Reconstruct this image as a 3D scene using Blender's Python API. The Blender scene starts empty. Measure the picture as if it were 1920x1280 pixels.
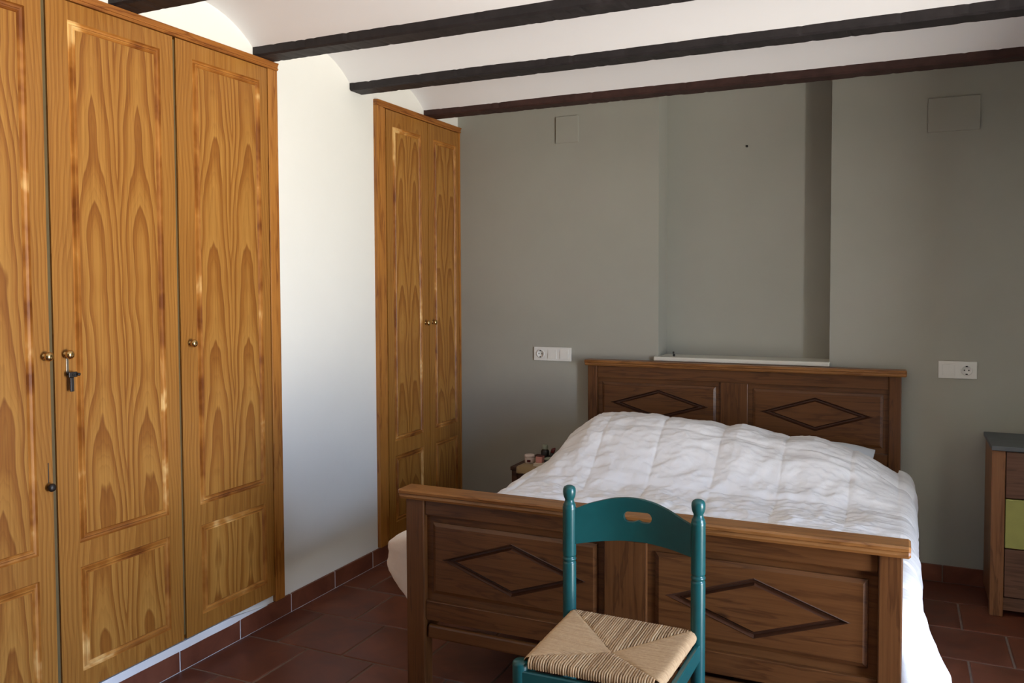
import bpy, bmesh, math, random
from mathutils import Vector, Matrix, noise

# ------------------------------------------------------------------ camera, world, light, exposure
scene = bpy.context.scene
C = bpy.context.collection
PI = math.pi

CAM = (2.5288, -4.6723, 1.5)
YAW, PITCH, ROLL, FPX = 0.433, -0.0398, -0.0043, 1571.44
cam_data = bpy.data.cameras.new('camera')
cam = bpy.data.objects.new('camera', cam_data)
C.objects.link(cam)
cam_data.sensor_fit = 'HORIZONTAL'
cam_data.sensor_width = 36.0
cam_data.lens = FPX / 1920 * 36.0
cam_data.shift_y = -44.26 / 1920
cam_data.clip_start = 0.05
_f = Vector((-math.sin(YAW) * math.cos(PITCH), math.cos(YAW) * math.cos(PITCH), math.sin(PITCH)))
_r = Vector((math.cos(YAW), math.sin(YAW), 0))
_u = _r.cross(_f)
_R = _r * math.cos(ROLL) + _u * math.sin(ROLL)
_U = -_r * math.sin(ROLL) + _u * math.cos(ROLL)
cam.matrix_world = Matrix(((_R.x, _U.x, -_f.x, CAM[0]), (_R.y, _U.y, -_f.y, CAM[1]),
                           (_R.z, _U.z, -_f.z, CAM[2]), (0, 0, 0, 1)))
scene.camera = cam

scene.view_settings.view_transform = 'Standard'
scene.view_settings.look = 'None'
scene.view_settings.gamma = 1.0
scene.view_settings.use_curve_mapping = False
scene.view_settings.exposure = 0.0
scene.cycles.max_bounces = 8
scene.cycles.caustics_reflective = False
scene.cycles.caustics_refractive = False

# window opening in the right wall (daylight comes in here)
WX = 4.2
WY0, WY1, WZ0, WZ1 = -3.45, -2.45, 0.0, 2.15
WALL_T = 0.62
SKY_STRENGTH = 52.0

world = bpy.data.worlds.new('world')
scene.world = world
world.use_nodes = True
wn = world.node_tree.nodes
wl = world.node_tree.links
bg = wn['Background']
tc = wn.new('ShaderNodeTexCoord')
sx = wn.new('ShaderNodeSeparateXYZ')
mr = wn.new('ShaderNodeMapRange')
mr.inputs[1].default_value = -0.12
mr.inputs[2].default_value = 0.12
mx = wn.new('ShaderNodeMix')
mx.data_type = 'RGBA'
mx.inputs[6].default_value = (1.0, 0.97, 0.90, 1)      # sunlit ground outside
mx.inputs[7].default_value = (0.30, 0.42, 0.65, 1)      # sky
wl.new(tc.outputs['Generated'], sx.inputs[0])
wl.new(sx.outputs['Z'], mr.inputs[0])
wl.new(mr.outputs[0], mx.inputs[0])
wl.new(mx.outputs[2], bg.inputs['Color'])
bg.inputs['Strength'].default_value = SKY_STRENGTH

pl = bpy.data.lights.new('window_daylight', 'AREA')     # portal: guides the sky through the opening
pl.shape = 'RECTANGLE'
pl.size = WY1 - WY0
pl.size_y = WZ1 - WZ0
pl.cycles.is_portal = True
po = bpy.data.objects.new('window_daylight', pl)
C.objects.link(po)
po.location = (WX + WALL_T - 0.02, (WY0 + WY1) / 2, (WZ0 + WZ1) / 2)
po.rotation_euler = (PI / 2, 0, PI / 2)

# ------------------------------------------------------------------ helpers
rnd = random.Random(7)


def srgb(r, g, b):
    def f(c):
        c /= 255.0
        return c / 12.92 if c <= 0.04045 else ((c + 0.055) / 1.055) ** 2.4
    return (f(r), f(g), f(b), 1.0)


class MB:
    """collects shapes in world space"""

    def __init__(s):
        s.v, s.f, s.m, s.sm = [], [], [], []

    def add(s, verts, faces, mi=0, smooth=False):
        o = len(s.v)
        s.v += [Vector(p) for p in verts]
        for f in faces:
            s.f.append([o + i for i in f])
            s.m.append(mi)
            s.sm.append(smooth)
        return s

    def box(s, x0, x1, y0, y1, z0, z1, mi=0):
        return s.add([(x0, y0, z0), (x1, y0, z0), (x1, y1, z0), (x0, y1, z0), (x0, y0, z1), (x1, y0, z1), (x1, y1, z1), (x0, y1, z1)],
                     [(0, 3, 2, 1), (4, 5, 6, 7), (0, 1, 5, 4), (1, 2, 6, 5), (2, 3, 7, 6), (3, 0, 4, 7)], mi)

    def cbox(s, x0, x1, y0, y1, z0, z1, b=0.004, mi=0):
        """box with chamfered edges"""
        bm = bmesh.new()
        bmesh.ops.create_cube(bm, size=1)
        for v in bm.verts:
            v.co = Vector(((x0 + x1) / 2 + v.co.x * (x1 - x0), (y0 + y1) / 2 + v.co.y * (y1 - y0), (z0 + z1) / 2 + v.co.z * (z1 - z0)))
        bmesh.ops.bevel(bm, geom=bm.edges[:], offset=b, segments=2, affect='EDGES', profile=0.5)
        bm.verts.index_update()
        s.add([v.co.copy() for v in bm.verts], [[v.index for v in f.verts] for f in bm.faces], mi)
        bm.free()
        return s

    def lathe(s, prof, org, axis='z', n=20, mi=0, smooth=True):
        """prof: list of (radius, height); axis 'z' or 'x' or 'y' or '-y'"""
        vs, fs = [], []
        o = Vector(org)
        for (r, h) in prof:
            for k in range(n):
                a = 2 * PI * k / n
                c, d = r * math.cos(a), r * math.sin(a)
                if axis == 'z':
                    p = (c, d, h)
                elif axis == 'x':
                    p = (h, c, d)
                elif axis == '-y':
                    p = (c, -h, d)
                else:
                    p = (d, h, c)
                vs.append(o + Vector(p))
        for i in range(len(prof) - 1):
            for k in range(n):
                k2 = (k + 1) % n
                fs.append((i * n + k, i * n + k2, (i + 1) * n + k2, (i + 1) * n + k))
        fs.append(tuple(reversed(range(n))))
        fs.append(tuple((len(prof) - 1) * n + k for k in range(n)))
        return s.add(vs, fs, mi, smooth)

    def tube(s, pts, r, n=10, mi=0, smooth=True):
        pts = [Vector(p) for p in pts]
        vs, fs = [], []
        for i, p in enumerate(pts):
            d = (pts[min(i + 1, len(pts) - 1)] - pts[max(i - 1, 0)]).normalized()
            a = d.cross(Vector((0, 0, 1)))
            if a.length < 1e-4:
                a = d.cross(Vector((1, 0, 0)))
            a.normalize()
            b = d.cross(a)
            rr = r[i] if isinstance(r, (list, tuple)) else r
            for k in range(n):
                t = 2 * PI * k / n
                vs.append(p + a * rr * math.cos(t) + b * rr * math.sin(t))
        for i in range(len(pts) - 1):
            for k in range(n):
                k2 = (k + 1) % n
                fs.append((i * n + k, i * n + k2, (i + 1) * n + k2, (i + 1) * n + k))
        fs.append(tuple(reversed(range(n))))
        fs.append(tuple((len(pts) - 1) * n + k for k in range(n)))
        return s.add(vs, fs, mi, smooth)

    def build(s, name, mats, parent=None, origin=None, fixn=True):
        if not isinstance(mats, (list, tuple)):
            mats = [mats]
        lo = Vector([min(p[i] for p in s.v) for i in range(3)])
        hi = Vector([max(p[i] for p in s.v) for i in range(3)])
        org = Vector(origin) if origin is not None else (lo + hi) / 2
        me = bpy.data.meshes.new(name)
        me.from_pydata([p - org for p in s.v], [], s.f)
        for m in mats:
            me.materials.append(m)
        me.polygons.foreach_set('material_index', s.m)
        me.polygons.foreach_set('use_smooth', s.sm)
        if fixn:
            bm = bmesh.new()
            bm.from_mesh(me)
            bmesh.ops.recalc_face_normals(bm, faces=bm.faces[:])
            bm.to_mesh(me)
            bm.free()
        me.update()
        ob = bpy.data.objects.new(name, me)
        C.objects.link(ob)
        put(ob, org, parent)
        return ob


WORLD_LOC = {}


def put(ob, org, parent):
    ob.parent = parent
    base = WORLD_LOC[parent.name] if parent is not None else Vector((0, 0, 0))
    ob.location = Vector(org) - base
    WORLD_LOC[ob.name] = Vector(org)


def tag(o, label, cat, group=None):
    o['label'] = label
    o['category'] = cat
    if group:
        o['group'] = group
    return o


def thing(name, loc, label, cat, group=None):
    o = bpy.data.objects.new(name, None)
    C.objects.link(o)
    o.empty_display_size = 0.05
    put(o, loc, None)
    return tag(o, label, cat, group)


def struct(o):
    o['kind'] = 'structure'
    return o


# ------------------------------------------------------------------ materials
class NT:
    def __init__(s, name):
        s.mat = bpy.data.materials.new(name)
        s.mat.use_nodes = True
        s.t = s.mat.node_tree
        s.n, s.l = s.t.nodes, s.t.links
        s.b = s.n['Principled BSDF']

    def new(s, ty, **kw):
        nd = s.n.new('ShaderNode' + ty)
        for k, v in kw.items():
            setattr(nd, k, v)
        return nd

    def link(s, a, b):
        s.l.new(a, b)

    def val(s, x, sock):
        if isinstance(x, (int, float)):
            sock.default_value = x
        else:
            s.link(x, sock)

    def math(s, op, a, b=0.0, c=None):
        nd = s.new('Math', operation=op)
        s.val(a, nd.inputs[0])
        s.val(b, nd.inputs[1])
        if c is not None:
            s.val(c, nd.inputs[2])
        return nd.outputs[0]

    def coord(s, scale=(1, 1, 1), rand=False, kind='Object'):
        tc = s.new('TexCoord')
        out = tc.outputs[kind]
        if rand:
            oi = s.new('ObjectInfo')
            cx = s.new('CombineXYZ')
            r = s.math('MULTIPLY', oi.outputs['Random'], 37.0)
            s.link(r, cx.inputs[0])
            s.link(s.math('MULTIPLY', oi.outputs['Random'], 91.0), cx.inputs[1])
            s.link(s.math('MULTIPLY', oi.outputs['Random'], 53.0), cx.inputs[2])
            va = s.new('VectorMath', operation='ADD')
            s.link(out, va.inputs[0])
            s.link(cx.outputs[0], va.inputs[1])
            out = va.outputs[0]
        mp = s.new('Mapping')
        mp.inputs['Scale'].default_value = scale
        s.link(out, mp.inputs[0])
        return mp.outputs[0]

    def noise(s, co, scale=5.0, detail=3.0, rough=0.5, dist=0.0):
        nd = s.new('TexNoise')
        s.link(co, nd.inputs['Vector'])
        nd.inputs['Scale'].default_value = scale
        nd.inputs['Detail'].default_value = detail
        nd.inputs['Roughness'].default_value = rough
        nd.inputs['Distortion'].default_value = dist
        return nd.outputs[0]

    def ramp(s, fac, stops):
        nd = s.new('ValToRGB')
        s.link(fac, nd.inputs[0])
        e = nd.color_ramp.elements
        while len(e) < len(stops):
            e.new(0.5)
        for k, (p, c) in enumerate(stops):
            e[k].position = p
            e[k].color = c
        return nd.outputs[0]

    def mix(s, fac, a, b, mode='MIX'):
        nd = s.new('Mix', data_type='RGBA', blend_type=mode)
        s.val(fac, nd.inputs[0])
        for x, k in ((a, 6), (b, 7)):
            if isinstance(x, tuple):
                nd.inputs[k].default_value = x
            else:
                s.link(x, nd.inputs[k])
        return nd.outputs[2]

    def bump(s, h, strength=0.2, dist=0.01):
        nd = s.new('Bump')
        nd.inputs['Strength'].default_value = strength
        nd.inputs['Distance'].default_value = dist
        s.link(h, nd.inputs['Height'])
        s.link(nd.outputs[0], s.b.inputs['Normal'])

    def set(s, color=None, rough=0.5, metal=0.0, spec=None, coat=None):
        if color is not None:
            if isinstance(color, tuple):
                s.b.inputs['Base Color'].default_value = color
            else:
                s.link(color, s.b.inputs['Base Color'])
        s.val(rough, s.b.inputs['Roughness'])
        s.b.inputs['Metallic'].default_value = metal
        if spec is not None:
            s.b.inputs['Specular IOR Level'].default_value = spec
        if coat is not None:
            s.b.inputs['Coat Weight'].default_value = coat
            s.b.inputs['Coat Roughness'].default_value = 0.15
        return s.mat


def plaster(name, col, var=0.06, bump=0.12, rough=0.85, stain=None):
    t = NT(name)
    co = t.coord(kind='Object')
    n1 = t.noise(co, 1.3, 4, 0.6)
    n2 = t.noise(co, 38, 3, 0.6)
    dark = tuple(c * (1 - var) for c in col[:3]) + (1,)
    lite = tuple(min(1, c * (1 + var)) for c in col[:3]) + (1,)
    c = t.ramp(n1, [(0.3, dark), (0.7, lite)])
    if stain:
        n3 = t.noise(co, 3.1, 5, 0.65, 0.6)
        c = t.mix(t.math('MULTIPLY', t.ramp(n3, [(0.5, (0, 0, 0, 1)), (0.75, (1, 1, 1, 1))]), 0.35), c, stain)
    n4 = t.noise(co, 6, 3, 0.5)
    t.bump(t.math('ADD', t.math('MULTIPLY', n2, 0.35), n4), bump, 0.012)
    return t.set(c, rough, spec=0.25)


def pine_veneer(name, book=0.095, strength=1.0):
    """varnished pine veneer, cathedral figure, grain along Z; object origin on the door's middle"""
    t = NT(name)
    tcn = t.new('TexCoord')
    sp = t.new('SeparateXYZ')
    t.link(tcn.outputs['Object'], sp.inputs[0])
    oi = t.new('ObjectInfo')
    rz = t.math('MULTIPLY', oi.outputs['Random'], 7.0)
    L = t.math('ADD', sp.outputs['Z'], rz)
    # wander of the figure's axis
    cw = t.new('CombineXYZ')
    t.link(t.math('MULTIPLY', L, 1.1), cw.inputs[2])
    t.link(rz, cw.inputs[0])
    wob = t.math('MULTIPLY', t.math('SUBTRACT', t.noise(cw.outputs[0], 1.2, 2), 0.5), 0.10)
    A = t.math('ABSOLUTE', t.math('ADD', sp.outputs['Y'], wob))
    A = t.math('ABSOLUTE', t.math('SUBTRACT', A, book))
    cm = t.new('CombineXYZ')
    t.link(t.math('MULTIPLY', A, 9.0), cm.inputs[0])
    t.link(t.math('MULTIPLY', L, 1.6), cm.inputs[2])
    n = t.noise(cm.outputs[0], 1.0, 3, 0.5)
    # nested tall arches: value grows quickly across, slowly along
    v = t.math('ADD', t.math('MULTIPLY', t.math('POWER', A, 1.8), 150.0), t.math('MULTIPLY', L, 2.0))
    cl = t.new('CombineXYZ')
    t.link(t.math('MULTIPLY', L, 1.9), cl.inputs[2])
    t.link(rz, cl.inputs[1])
    v = t.math('ADD', v, t.math('MULTIPLY', n, 1.5))
    v = t.math('ADD', v, t.math('MULTIPLY', t.noise(cl.outputs[0], 1.0, 2), 2.2))
    fr = t.math('FRACT', t.math('MULTIPLY', v, 1.25))
    band = t.ramp(fr, [(0.0, srgb(182, 131, 62)), (0.40, srgb(178, 125, 57)), (0.70, srgb(158, 103, 41)), (0.93, srgb(146, 91, 34)), (1.0, srgb(182, 131, 62))])
    fr2 = t.math('FRACT', t.math('MULTIPLY', v, 5.0))
    band = t.mix(0.5, band, t.ramp(fr2, [(0.0, (1.06, 1.06, 1.06, 1)), (0.6, (0.98, 0.97, 0.95, 1)), (0.88, (0.82, 0.77, 0.70, 1)), (1.0, (1.06, 1.06, 1.06, 1))]), 'MULTIPLY')
    band = t.mix(strength, srgb(166, 113, 49), band)
    # fine straight fibre
    cf = t.new('Mapping')
    cf.inputs['Scale'].default_value = (160, 160, 2.2)
    t.link(tcn.outputs['Object'], cf.inputs[0])
    fib = t.noise(cf.outputs[0], 1.0, 2, 0.6)
    fc = t.ramp(fib, [(0.35, (0.80, 0.74, 0.66, 1)), (0.6, (1, 1, 1, 1))])
    big = t.noise(t.coord((1.5, 1.5, 0.5), rand=True), 2.0, 2)
    bc = t.ramp(big, [(0.3, (0.84, 0.80, 0.74, 1)), (0.7, (0.94, 0.94, 0.94, 1))])
    c = t.mix(1.0, band, fc, 'MULTIPLY')
    c = t.mix(1.0, c, bc, 'MULTIPLY')
    t.bump(fib, 0.05, 0.002)
    return t.set(c, 0.38, spec=0.4)


def pine_plain(name, light, dark, axis, scale=1.0, rough=0.4, knots=True, spec=0.4):
    """solid wood, grain along the given axis"""
    t = NT(name)
    s = {'x': (1.0, 11, 11), 'y': (11, 1.0, 11), 'z': (11, 11, 1.0)}[axis]
    co = t.coord(tuple(k * scale for k in s), rand=True)
    n1 = t.noise(co, 1.6, 4, 0.55, 0.35)
    rings = t.math('FRACT', t.math('MULTIPLY', n1, 5.0))
    c = t.ramp(rings, [(0.0, light), (0.55, light), (0.9, dark), (1.0, light)])
    sf = {'x': (3, 140, 140), 'y': (140, 3, 140), 'z': (140, 140, 3)}[axis]
    fib = t.noise(t.coord(sf, rand=True), 1.0, 2, 0.6)
    c = t.mix(0.8, c, t.ramp(fib, [(0.3, (0.72, 0.66, 0.6, 1)), (0.62, (1, 1, 1, 1))]), 'MULTIPLY')
    if knots:
        sk = {'x': (0.55, 1, 1), 'y': (1, 0.55, 1), 'z': (1, 1, 0.55)}[axis]
        vo = t.new('TexVoronoi')
        vo.inputs['Scale'].default_value = 4.3
        t.link(t.coord(sk, rand=True), vo.inputs['Vector'])
        k = t.ramp(vo.outputs['Distance'], [(0.0, (1, 1, 1, 1)), (0.045, (1, 1, 1, 1)), (0.085, (0, 0, 0, 1))])
        c = t.mix(t.math('MULTIPLY', k, 0.75), c, tuple(x * 0.22 for x in dark[:3]) + (1,))
    t.bump(fib, 0.06, 0.002)
    return t.set(c, rough, spec=spec)


def routed(name):
    """routed moulding of the wardrobe doors: dark stain in the cut, varnish rubbed off along stretches"""
    t = NT(name)
    n = t.noise(t.coord((6, 3.5, 3.5), rand=True), 1.4, 3, 0.6, 0.4)
    c = t.ramp(n, [(0.33, srgb(118, 64, 22)), (0.46, srgb(152, 94, 36)), (0.60, srgb(182, 124, 56)), (0.70, srgb(222, 180, 115))])
    return t.set(c, 0.42, spec=0.35)


def simple(name, col, rough=0.5, metal=0.0, var=0.08, scale=20.0, bump=0.0, spec=None, coat=None):
    t = NT(name)
    n = t.noise(t.coord(rand=True), scale, 3, 0.6)
    c = t.ramp(n, [(0.3, tuple(k * (1 - var) for k in col[:3]) + (1,)), (0.7, tuple(min(1, k * (1 + var)) for k in col[:3]) + (1,))])
    if bump:
        t.bump(n, bump, 0.003)
    return t.set(c, rough, metal, spec, coat)


def terracotta(name):
    t = NT(name)
    oi = t.new('ObjectInfo')
    n = t.noise(t.coord(rand=True), 7, 4, 0.6, 0.5)
    n2 = t.noise(t.coord(rand=True), 60, 2, 0.6)
    c = t.ramp(n, [(0.25, srgb(90, 49, 36)), (0.55, srgb(114, 66, 48)), (0.8, srgb(130, 80, 59))])
    rc = t.ramp(oi.outputs['Random'], [(0.0, (0.78, 0.76, 0.78, 1)), (0.5, (0.95, 0.95, 0.95, 1)), (1.0, (1.0, 0.94, 0.86, 1))])
    c = t.mix(1.0, c, rc, 'MULTIPLY')
    t.bump(t.math('ADD', n, t.math('MULTIPLY', n2, 0.2)), 0.12, 0.006)
    return t.set(c, t.math('ADD', 0.32, t.math('MULTIPLY', n, 0.22)), spec=0.4)


M = {}
M['white_wall'] = plaster('white_plaster', srgb(232, 230, 222), 0.02, 0.15)
M['ceiling'] = plaster('ceiling_plaster', srgb(238, 236, 236), 0.015, 0.10)
M['grey_wall'] = plaster('grey_green_plaster', srgb(164, 163, 152), 0.05, 0.15, stain=srgb(166, 160, 152))
M['mortar_white'] = plaster('white_mortar', srgb(225, 226, 228), 0.05, 0.3)
M['veneer'] = pine_veneer('pine_veneer', 0.095)
M['veneer_narrow'] = pine_veneer('pine_veneer_narrow', 0.07)
M['slab'] = pine_veneer('pine_slab', 0.095, 0.45)
M['frame_pine'] = pine_plain('frame_pine', srgb(176, 116, 50), srgb(140, 82, 30), 'z', knots=False)
M['frame_pine_y'] = pine_plain('frame_pine_level', srgb(160, 100, 42), srgb(125, 70, 26), 'y', knots=False)
M['routed'] = routed('routed_moulding')
M['inside'] = simple('wardrobe_inside', srgb(96, 80, 48), 0.8)
M['brass'] = simple('brass', srgb(214, 180, 122), 0.22, 1.0, 0.1)
M['iron'] = simple('dark_iron', srgb(62, 58, 56), 0.45, 0.8)
M['steel'] = simple('worn_steel', srgb(150, 140, 125), 0.35, 0.9)
M['beam'] = simple('black_stained_beam', srgb(40, 35, 36), 0.62, 0, 0.35, 14, 0.5, spec=0.35)
M['beam_brown'] = simple('brown_stained_beam', srgb(62, 40, 35), 0.7, 0, 0.3, 14, 0.5, spec=0.3)
bl, bd = srgb(100, 63, 33), srgb(80, 48, 24)
M['bed_x'] = pine_plain('bed_pine_level', bl, bd, 'x', 1.0, 0.36)
M['bed_z'] = pine_plain('bed_pine_upright', bl, bd, 'z', 1.0, 0.36)
M['bed_y'] = pine_plain('bed_pine_side', bl, bd, 'y', 1.0, 0.36)
M['bed_cap_lit'] = pine_plain('bed_pine_cap_lit', srgb(150, 102, 56), srgb(120, 76, 38), 'x', 1.0, 0.34)  # same pine as the boards; light falling on the cap put into its colour
M['bed_groove'] = simple('bed_groove_dark', srgb(62, 35, 20), 0.36)  # darker brown on the faces of the diamond groove
M['terracotta'] = terracotta('terracotta')
M['grout'] = simple('grey_grout', srgb(112, 95, 84), 0.9, 0, 0.2, 30, 0.2)
M['chair_green'] = simple('teal_paint', srgb(21, 79, 80), 0.30, 0, 0.12, 9, 0.05, spec=0.5)
M['plastic'] = simple('white_plastic', srgb(225, 224, 218), 0.35, 0, 0.02)
M['plastic_dark'] = simple('socket_hole', srgb(40, 38, 36), 0.5)
M['marble'] = plaster('white_marble', srgb(222, 220, 208), 0.08, 0.05, 0.3)
M['slate_top'] = simple('blue_grey_paint', srgb(92, 98, 102), 0.55, 0, 0.1)
M['dresser_wood'] = pine_plain('dresser_wood', srgb(142, 98, 64), srgb(112, 74, 48), 'z', 1.0, 0.45, knots=False)
M['dresser_drawer'] = pine_plain('dresser_drawer_wood', srgb(112, 80, 62), srgb(92, 64, 50), 'x', 1.0, 0.5, knots=False)
M['dresser_yellow'] = simple('lime_yellow_paint', srgb(162, 162, 90), 0.5, 0, 0.05)
M['dark_wood'] = pine_plain('nightstand_wood', srgb(82, 50, 32), srgb(56, 33, 22), 'x', 1.0, 0.45, knots=False)


def fabric(name, col, sc=900, bump=0.12):
    t = NT(name)
    co = t.coord()
    n = t.noise(co, 9, 4, 0.6, 0.8)
    n2 = t.noise(co, sc, 1, 0.5)
    c = t.ramp(n, [(0.3, tuple(k * 0.96 for k in col[:3]) + (1,)), (0.7, col)])
    t.bump(t.math('ADD', n, t.math('MULTIPLY', n2, 0.1)), bump, 0.02)
    t.b.inputs['Sheen Weight'].default_value = 0.15
    return t.set(c, 0.8, spec=0.2)


M['duvet'] = fabric('white_cotton', srgb(246, 245, 244), bump=0.25)
M['pillow'] = fabric('pillow_cotton', srgb(226, 232, 238))
M['mattress'] = fabric('mattress_ticking', srgb(205, 200, 190))
M['mat_cloth'] = fabric('tan_cloth', srgb(158, 136, 100))


def rush_mat():
    t = NT('rush_cord')
    at = t.new('Attribute', attribute_name='strand')
    n = t.noise(t.coord((90, 90, 90)), 1.0, 3, 0.65)
    v = t.math('ADD', t.math('ADD', t.math('MULTIPLY', at.outputs['Fac'], 0.5), 0.1), t.math('MULTIPLY', n, 0.45))
    c = t.ramp(v, [(0.12, srgb(120, 92, 64)), (0.45, srgb(172, 140, 104)), (0.75, srgb(196, 166, 128)), (1.0, srgb(212, 186, 148))])
    return t.set(c, 0.7, spec=0.25)


M['rush'] = rush_mat()

# ------------------------------------------------------------------ the setting
ROOM_X, ROOM_Y = 4.2, -6.8
ZB = 2.479                      # underside of beams and top of the wardrobes
NX0, NX1, ND, NZ = 1.2865, 2.20, 0.19, 1.0640
W1_Y0, W1_Y1 = -3.43, -1.703
C2_Y0 = -0.933
GAP = 0.117                     # underside of the wardrobe fronts

b = MB()
b.box(-0.30, 0, ROOM_Y - 0.3, W1_Y0, -0.1, 2.85)
b.box(-0.30, 0, W1_Y1, C2_Y0, -0.1, 2.85)
b.box(-0.30, 0, W1_Y0, W1_Y1, ZB, 2.85)
b.box(-0.30, 0, C2_Y0, 0.3, ZB, 2.85)
b.box(-0.30, 0, W1_Y0, W1_Y1, -0.1, GAP - 0.004)
b.box(-0.30, 0, C2_Y0, 0.3, -0.1, 0.088)
b.box(-0.72, -0.66, W1_Y0 - .1, 0.3, -0.1, 2.85)
struct(b.build('wall_left', M['white_wall'], fixn=False))

b = MB()
b.box(-0.30, NX0, 0, 0.5, -0.1, 2.85)
b.box(NX1, ROOM_X + 0.6, 0, 0.5, -0.1, 2.85)
b.box(NX0, NX1, 0, 0.5, -0.1, NZ)
b.box(NX0, NX1, ND, 0.5, NZ, 2.85)
wall_back = struct(b.build('wall_back', M['grey_wall'], fixn=False))

b = MB()
b.box(ROOM_X, ROOM_X + WALL_T, WY1, 0.5, -0.1, 2.85)
b.box(ROOM_X, ROOM_X + WALL_T, ROOM_Y - 0.3, WY0, -0.1, 2.85)
b.box(ROOM_X, ROOM_X + WALL_T, WY0, WY1, WZ1, 2.85)
b.box(ROOM_X, ROOM_X + WALL_T, WY0, WY1, -0.1, WZ0)
struct(b.build('wall_right', M['grey_wall'], fixn=False))
b = MB()
b.box(-0.3, ROOM_X + WALL_T, ROOM_Y - 0.3, ROOM_Y, -0.1, 2.85)
struct(b.build('wall_front', M['grey_wall'], fixn=False))

# frame of the balcony opening (behind and to the right of the camera)
b = MB()
b.box(ROOM_X + WALL_T - 0.1, ROOM_X + WALL_T - 0.04, WY0, WY0 + 0.06, WZ0, WZ1)
b.box(ROOM_X + WALL_T - 0.1, ROOM_X + WALL_T - 0.04, WY1 - 0.06, WY1, WZ0, WZ1)
b.box(ROOM_X + WALL_T - 0.1, ROOM_X + WALL_T - 0.04, WY0 + 0.06, WY1 - 0.06, WZ1 - 0.06, WZ1)
struct(b.build('window_1', M['frame_pine']))

# ceiling: shallow plaster vaults between the beams
BEAM_W, SPAN = 0.112, 0.717
BEAM_FAR = [-0.305 - SPAN * k for k in range(9)]
BEAM_FAR[1], BEAM_FAR[2], BEAM_FAR[3] = -1.03, -1.727, -2.45
SPRING, RISE = ZB + 0.030, 0.125
b = MB()
edges = [0.42] + BEAM_FAR
NA = 18
for k in range(len(BEAM_FAR)):
    y1 = (edges[k] - (BEAM_W if k > 0 else 0)) + (0.01 if k else 0)
    y0 = BEAM_FAR[k] - 0.01
    h = (y1 - y0) / 2
    Rr = (h * h + RISE * RISE) / (2 * RISE)
    NXS = 24
    vs, fs = [], []
    for i in range(NXS + 1):
        x = -0.05 + (ROOM_X + 0.1) * i / NXS
        for j in range(NA + 1):
            y = y0 + (y1 - y0) * j / NA
            z = SPRING + RISE - Rr + math.sqrt(max(0, Rr * Rr - (y - (y0 + y1) / 2) ** 2))
            z += 0.005 * noise.noise(Vector((x * 1.3, y * 3, 4.0)))
            vs.append((x, y, z))
    for i in range(NXS):
        for j in range(NA):
            a = i * (NA + 1) + j
            fs.append((a, a + 1, a + NA + 2, a + NA + 1))
    b.add(vs, fs, 0, True)
b.box(-0.4, ROOM_X + 0.5, ROOM_Y - 0.4, 0.6, 2.78, 2.9)
struct(b.build('ceiling', M['ceiling'], fixn=False))

# beams
beam_labels = {
    0: 'dark brown ceiling beam nearest the grey back wall',
    1: 'black ceiling beam, second from the grey back wall, above the narrow cupboard',
    2: 'black ceiling beam meeting the right corner of the large wardrobe',
    3: 'black ceiling beam above the middle of the large wardrobe, at the top left corner',
}
for k, yf in enumerate(BEAM_FAR[:6]):
    y0, y1 = yf - BEAM_W, yf
    n = 260
    vs, fs = [], []
    for i in range(n + 1):
        x = 0.001 + (ROOM_X - 0.002) * i / n
        def j(s, a=0.005):
            return 0.25 * a * noise.noise(Vector((x * 4, s * 7.3, k * 3.1))) + a * 1.0 * max(0.0, noise.noise(Vector((x * 38, s * 5.1, k))) - 0.1)
        c = 0.008
        vs += [(x, y0 + j(1), SPRING + 0.035 + j(2)), (x, y0 + j(1), ZB + c + j(9)), (x, y0 + c + j(3), ZB + j(4)),
               (x, y1 - c + j(5), ZB + j(6)), (x, y1 + j(7), ZB + c + j(10)), (x, y1 + j(7), SPRING + 0.035 + j(8))]
    for i in range(n):
        for q in range(6):
            q2 = (q + 1) % 6
            fs.append((i * 6 + q, i * 6 + q2, (i + 1) * 6 + q2, (i + 1) * 6 + q))
    fs += [tuple(range(6)), tuple(n * 6 + q for q in range(5, -1, -1))]
    o = MB().add(vs, fs).build('ceiling_beam' if k < 4 else 'trim_%d' % (k - 2), M['beam_brown'] if k == 0 else M['beam'])
    if k < 4:
        tag(o, beam_labels[k], 'beam', 'ceiling beams')
    else:
        struct(o)                # over the front of the room, behind the camera

# floor: terracotta tiles in running bond
T = 0.329
b = MB()
b.box(-0.05, ROOM_X + WALL_T, ROOM_Y, 0.02, -0.1, -0.003)
floor = struct(b.build('floor', M['grout']))
JG = 0.004


def tile_mesh(w, d):
    bm = MB()
    x, y, c = w / 2 - JG, d / 2 - JG, 0.004
    vs = [(-x, -y, -.006), (x, -y, -.006), (x, y, -.006), (-x, y, -.006), (-x, -y, -.0025), (x, -y, -.0025), (x, y, -.0025), (-x, y, -.0025),
          (-x + c, -y + c, 0), (x - c, -y + c, 0), (x - c, y - c, 0), (-x + c, y - c, 0)]
    fs = [(8, 9, 10, 11)] + [(4 + k, 4 + (k + 1) % 4, 8 + (k + 1) % 4, 8 + k) for k in range(4)] + [(k, (k + 1) % 4, 4 + (k + 1) % 4, 4 + k) for k in range(4)]
    me = bpy.data.meshes.new('tile')
    me.from_pydata(vs, [], fs)
    me.materials.append(M['terracotta'])
    return me


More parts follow.
